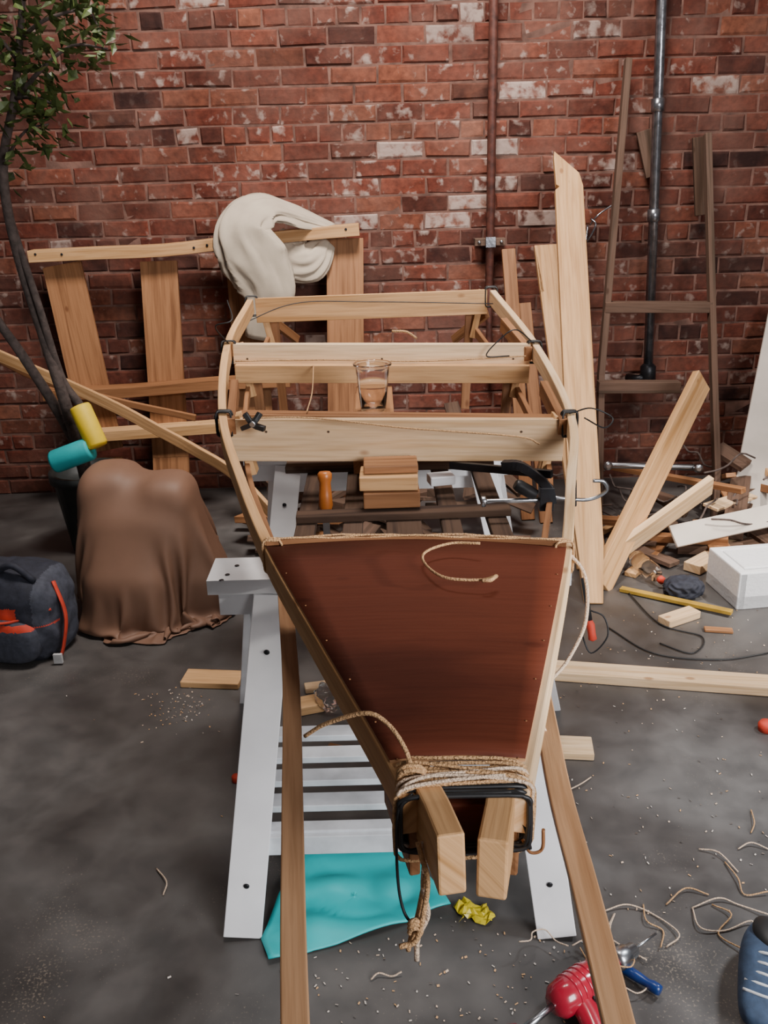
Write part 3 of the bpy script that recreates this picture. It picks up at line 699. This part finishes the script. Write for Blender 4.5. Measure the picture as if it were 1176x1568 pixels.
b=B('polystyrene_box')
c=atz(1112,930,0); w,d,h=.48,.26,.155
ox=c.x+.01+w/2; oy=c.y+d/2; rz=.12
b.box((ox,oy,.03),(w,d,.06),FOAMW,rz=rz)
for sx in(-1,1): b.box(V((ox,oy,h/2))+Matrix.Rotation(rz,3,'Z')@V((sx*(w/2-.0175),0,0)),(.035,d,h),FOAMW,rz=rz)
for sy in(-1,1): b.box(V((ox,oy,h/2))+Matrix.Rotation(rz,3,'Z')@V((0,sy*(d/2-.0175),0)),(w-.001,.035,h-.001),FOAMW,rz=rz)
b.box((ox,oy+.01,h-.012),(w-.08,d-.08,.02),FOAMW,rz=rz)
b.done(bevel=.006)
b=B('plastic_bottle')
a=atz(972,868,0)+V((0,0,.042)); c=atz(1010,900,0)+V((0,0,.038)); d=c-a
b.lathe([(.001,0),(.034,0),(.038,.01),(.036,.04),(.038,.06),(.035,.08),(.038,.10),(.038,.15),(.025,.185),(.013,.2),(.013,.215)],a,d,CLEAR,24)
b.lathe([(.015,0),(.016,.002),(.016,.018),(.001,.019)],a+d.normalized()*.213,d,REDF,16)
b.done()
b=B('dark_rag'); c=atz(1045,912,0)
b.blob(c+V((0,0,.035)),(.07,.05,.042),NAVY,ex=2.4,sub=5,disp=lambda q:q*(1+.35*(1-2*abs(noise.noise(q*2.2)))*.5)); b.done()

b=B('floor_batten'); b.sweep([atz(830,1032,0)+V((0,0,.018)),atz(1190,1058,0)+V((0,0,.018))],.085,.034,PINEL); b.done(bevel=.003)
b=B('yellow_spirit_level'); b.sweep([atz(950,905,0)+V((0,0,.01)),atz(1120,945,0)+V((0,0,.02))],.03,.015,OCHRE); b.done(bevel=.002)
def fblock(u,v,l,w,t,mat,rz,name='pine_offcut'):
    b=B(name); p=atz(u,v,t/2); b.box((p.x,p.y,t/2+.001),(l,w,t),mat,rz=rz); b.done(bevel=.003)
fblock(326,1040,.20,.09,.022,PINE,-.12); fblock(873,1145,.13,.09,.022,PINEL,-.12); fblock(470,1080,.10,.07,.03,PINE,.3); fblock(485,1052,.08,.04,.02,PINEL,.2); fblock(515,1150,.06,.04,.02,PINED,-.4)
fblock(1040,945,.16,.06,.03,PINEL,.5); fblock(540,880,.25,.06,.03,PINE,.1); fblock(975,872,.14,.05,.02,PINE,.9); fblock(1100,965,.10,.03,.012,PINED,-.2)
b=B('crumpled_plastic'); c=atz(508,1080,0)
b.blob(c+V((0,0,.035)),(.05,.06,.036),CLEAR,ex=2.5,sub=4,disp=lambda q:q*(1+.25*noise.noise(q*3))); b.done()

# teal sheet
b=B('teal_foam_sheet')
cs=[atz(400,1440,0),atz(412,1476,0),atz(505,1452,0),atz(600,1422,0),atz(690,1393,0),atz(640,1330,0),atz(610,1285,0),atz(465,1300,0)]
edge=[]
for i in range(8):
    for k in range(8): edge.append(cs[i].lerp(cs[(i+1)%8],k/8))
cen=sum(cs,V())/8
n=16; rings=[]
for k in range(n+1):
    t=k/n; ring=[]
    for p in edge:
        xx=cen.x+(p.x-cen.x)*t; yy=cen.y+(p.y-cen.y)*t
        ring.append(b.bm.verts.new((xx,yy,.006+.04*abs(noise.noise(V((xx*6,yy*9,1))))+.05*max(0,(yy-1.62)))))
    rings.append(ring)
m_=len(edge)
for k in range(n):
    for j in range(m_): b.face([rings[k][j],rings[k][(j+1)%m_],rings[k+1][(j+1)%m_],rings[k+1][j]],TEALS,None,True)
ob=b.done(); md=ob.modifiers.new('s','SOLIDIFY'); md.thickness=.004; md.offset=1
b=B('yellow_wrapper'); c=atz(727,1400,0)
G=[]; nn=8; rw=random.Random(9)
for i in range(nn+1):
    G.append([b.bm.verts.new(c+V(((i/nn-.5)*.075+rw.gauss(0,.003)+(.008*math.sin(j*.7)),(j/nn-.5)*.055+.010*math.sin(i*.8),.003+.035*abs(noise.noise(V((i*.5,j*.55,3))))*(1 if 0<i<nn else .2)+rw.random()*.003))) for j in range(nn+1)])
for i in range(nn):
    for j in range(nn): b.face([G[i][j],G[i+1][j],G[i+1][j+1],G[i][j+1]],YWRAP)
b.done()

# ---------------- drill ----------------
b=B('electric_drill')
a=atz(846,1540,.05); a.z=.05; c=atz(975,1450,.05); c.z=.05; d=(c-a).normalized()
b.lathe([(.001,0),(.022,.002),(.034,.015),(.038,.04),(.038,.10),(.035,.115),(.034,.14),(.026,.16),(.018,.18)],a+d*.0,d,REDP,28)
for k in(.045,.06,.075,.09): b.lathe([(.0375,0),(.040,.002),(.040,.006),(.0375,.008)],a+d*k,d,REDP,28)
b.lathe([(.012,0),(.020,.002),(.023,.012),(.023,.035),(.018,.04),(.016,.058),(.008,.066),(.006,.07)],a+d*.18,d,STEEL,20)
b.tube([a+d*.245,a+d*.31],.003,STEEL,8)
s_=d.cross(V((0,0,1))).normalized()
b.tube(cr([a+d*.06,a+d*.05+s_*.05+V((0,0,-.01)),a+d*.03+s_*.10+V((0,0,-.02))],5),[.026]*11,REDP,14,flat=.75)
b.box(a+d*.085+s_*.04,(.02,.02,.02),BLACK)
b.tube(cr([a+d*.02+s_*.1+V((0,0,-.02)),a-d*.04+s_*.16+V((0,0,-.04)),a-d*.15+s_*.15+V((0,0,-.045))],6),.004,BLACK,8)
b.tube([a+d*.01,a-d*.09+V((0,0,-.01))],.007,STEEL,10)
b.lathe([(.001,0),(.02,.004),(.026,.02),(.02,.036),(.001,.04)],a-d*.125+V((0,0,-.012)),d,REDP,18)
b.done()
b=B('screwdriver')
a=atz(1012,1518,.02); c=atz(948,1478,.02); d=(c-a).normalized()
b.lathe([(.001,0),(.010,.001),(.012,.008),(.012,.02),(.009,.03),(.011,.05),(.012,.08),(.007,.10),(.005,.105)],a,d,BLUEP,14); b.tube([a+d*.1,a+d*.19],.003,STEEL,8); b.done()
b=B('blue_shoe')
c=atz(1165,1520,.0)
def sh(q):
    y=q.y; zz=q.z*(1.0 if y<-.1 else 1.0-.45*min(1,(y+.1)/.9)); return V((q.x*(1-.12*math.sin(y*2.5)),y,zz if q.z>0 else q.z*.9))
b.blob(c+V((.0,.0,.055)),(.05,.135,.052),lambda q:SOLE if q.z<-.62 else SHOE,ex=2.6,rz=-.5+math.pi,sub=5,disp=sh)
Rz=Matrix.Rotation(-.5+math.pi,3,'Z')
b.blob(c+Rz@V((0,-.06,.10)),(.033,.05,.02),BLACK,sub=3)
for k in range(5):
    y_=-.005+.022*k; b.tube(cr([c+V((0,0,.055))+Rz@V((-.032,y_,.035-.003*k)),c+V((0,0,.055))+Rz@V((0,y_+.006,.052-.006*k)),c+V((0,0,.055))+Rz@V((.032,y_,.035-.003*k))],4),.003,SOLE,6)
b.done()
b=B('red_handled_brush')
a=aty(893,885,1.93); c=aty(903,950,1.9)
b.tube([a,c],.006,BLACK,8); b.lathe([(.006,0),(.010,.01),(.009,.03),(.010,.045),(.001,.05)],c,(c-a),REDF,14); b.tube(cr([aty(890,970,1.92),aty(905,1000,1.9),aty(930,975,1.9),aty(925,945,1.92),aty(905,935,1.93)],6),.002,BLACK,6); b.done()
b=B('red_cap'); b.lathe([(.001,0),(.022,.0),(.024,.02),(.018,.03),(.001,.031)],atz(1172,1118,0),(0,0,1),REDF,18); b.done()
b=B('red_cap'); b.lathe([(.001,0),(.012,.0),(.013,.015),(.01,.02),(.001,.021)],atz(362,1196,0),(0,0,1),REDF,18); b.done()

b=B('twine_scraps'); r=random.Random(21)
def scrap(pts): 
    b.tube(cr([atz(u,v,.004+.006*(i%2)) for i,(u,v) in enumerate(pts)],6),.0019,r.choice([TWINEL,TWINEL,TWINE]),5)
for pts in ([(925,1395),(960,1385),(1000,1400),(1040,1430),(1020,1450)],[(1060,1390),(1100,1375),(1130,1385),(1176,1400)],[(1110,1320),(1130,1345),(1140,1370),(1176,1365)],
 [(1060,1390),(1072,1420),(1110,1425),(1150,1410),(1165,1430)],[(985,1385),(990,1410),(1015,1425),(1012,1450)],[(1070,1300),(1100,1305),(1130,1335)],[(568,1500),(580,1490),(600,1495),(615,1488)],
 [(870,1210),(890,1200),(905,1190)],[(240,1330),(255,1350),(250,1370)],[(1150,1240),(1155,1260),(1150,1275)],[(940,1400),(930,1430),(955,1450),(990,1470)],[(1090,1385),(1120,1400),(1100,1430),(1140,1455)],[(1020,1385),(1050,1360),(1085,1370)],[(1130,1300),(1150,1290),(1176,1300)]): scrap(pts)
for _ in range(7):
    p=atz(r.uniform(870,930),r.uniform(1440,1560),.03); an=r.uniform(0,6.28); P=[p]
    for k in range(5):
        an+=r.gauss(0,1); P.append(P[-1]+V((math.cos(an)*.03,math.sin(an)*.03,r.uniform(-.01,.01))))
    b.tube(cr(P,5),.0016,r.choice([TWINEL,TWINE]),5)
b.done()
b=B('black_cable')
P=[atz(960,905,.006),atz(1010,955,.006),atz(1075,975,.006),atz(1060,1000,.006),atz(1010,985,.006)]
b.tube(cr(P,8),.003,BLACK,6)
P=[atz(1176,1000,.006),atz(1100,1010,.006),atz(1000,1000,.006),atz(930,960,.006)]
b.tube(cr(P,8),.003,BLACK,6)
b.done()
b=B('wood_shavings'); r=random.Random(31)
def reg():
    k=r.random()
    if k<.3: return r.uniform(430,900),r.uniform(1400,1568)
    if k<.55: return r.uniform(860,1176),r.uniform(1060,1400)
    if k<.7: return r.uniform(880,1176),r.uniform(930,1060)
    if k<.95: return r.gauss(275,25),r.gauss(1085,16)
    return r.uniform(60,1176),r.uniform(1000,1568)
for _ in range(480):
    p=atz(*reg(),.002); l=r.uniform(.0012,.004); w=r.uniform(.0008,.0018); an=r.uniform(0,3.14); d=V((math.cos(an),math.sin(an),0)); s_=V((-d.y,d.x,0)); z=V((0,0,r.uniform(0,.003)))
    b.face([b.bm.verts.new(q) for q in(p-d*l-s_*w,p+d*l-s_*w,p+d*l+s_*w+z,p-d*l+s_*w+z)],r.choice([PALE,TWINEL,PINE]))
b.done()

# ---------------- light ----------------
def area(name,loc,tgt,size,en,col,sy=None,spread=180):
    l=bpy.data.lights.new(name,'AREA'); l.energy=en; l.color=col; l.size=size; l.spread=math.radians(spread)
    if sy: l.shape='RECTANGLE'; l.size_y=sy
    o=bpy.data.objects.new(name,l); bpy.context.collection.objects.link(o); o.location=loc
    o.rotation_euler=(V(tgt)-V(loc)).to_track_quat('-Z','Y').to_euler(); return o
area('skylight',(.1,2.8,4.3),(.0,4.2,1.4),1.1,104,(1,.92,.86),.9,110)
area('doorway_light',(2.3,-1.3,2.2),(.4,2.0,.5),1.6,122,(.98,.98,1.0),1.9,140)
def spot(name,loc,tgt,en,ang,blend,col,rad=.05):
    l=bpy.data.lights.new(name,'SPOT'); l.energy=en; l.spot_size=math.radians(ang); l.spot_blend=blend; l.color=col; l.shadow_soft_size=rad
    o=bpy.data.objects.new(name,l); bpy.context.collection.objects.link(o); o.location=loc; o.rotation_euler=(V(tgt)-V(loc)).to_track_quat('-Z','Y').to_euler()
spot('sun_shaft',(3.6,1.2,4.2),(1.75,3.3,0),1500,22,.6,(1,.94,.86))
spot('sun_shaft_low',(3.4,1.0,1.55),(.3,1.4,.93),480,15,.6,(1,.96,.9))
spot('sun_shaft_floor',(3.0,2.6,3.6),(1.2,1.75,0),650,32,1,(.88,.94,1),.3)
w=bpy.data.worlds.new('world'); bpy.context.scene.world=w; w.use_nodes=True
w.node_tree.nodes['Background'].inputs[0].default_value=(.68,.62,.62,1); w.node_tree.nodes['Background'].inputs[1].default_value=.16
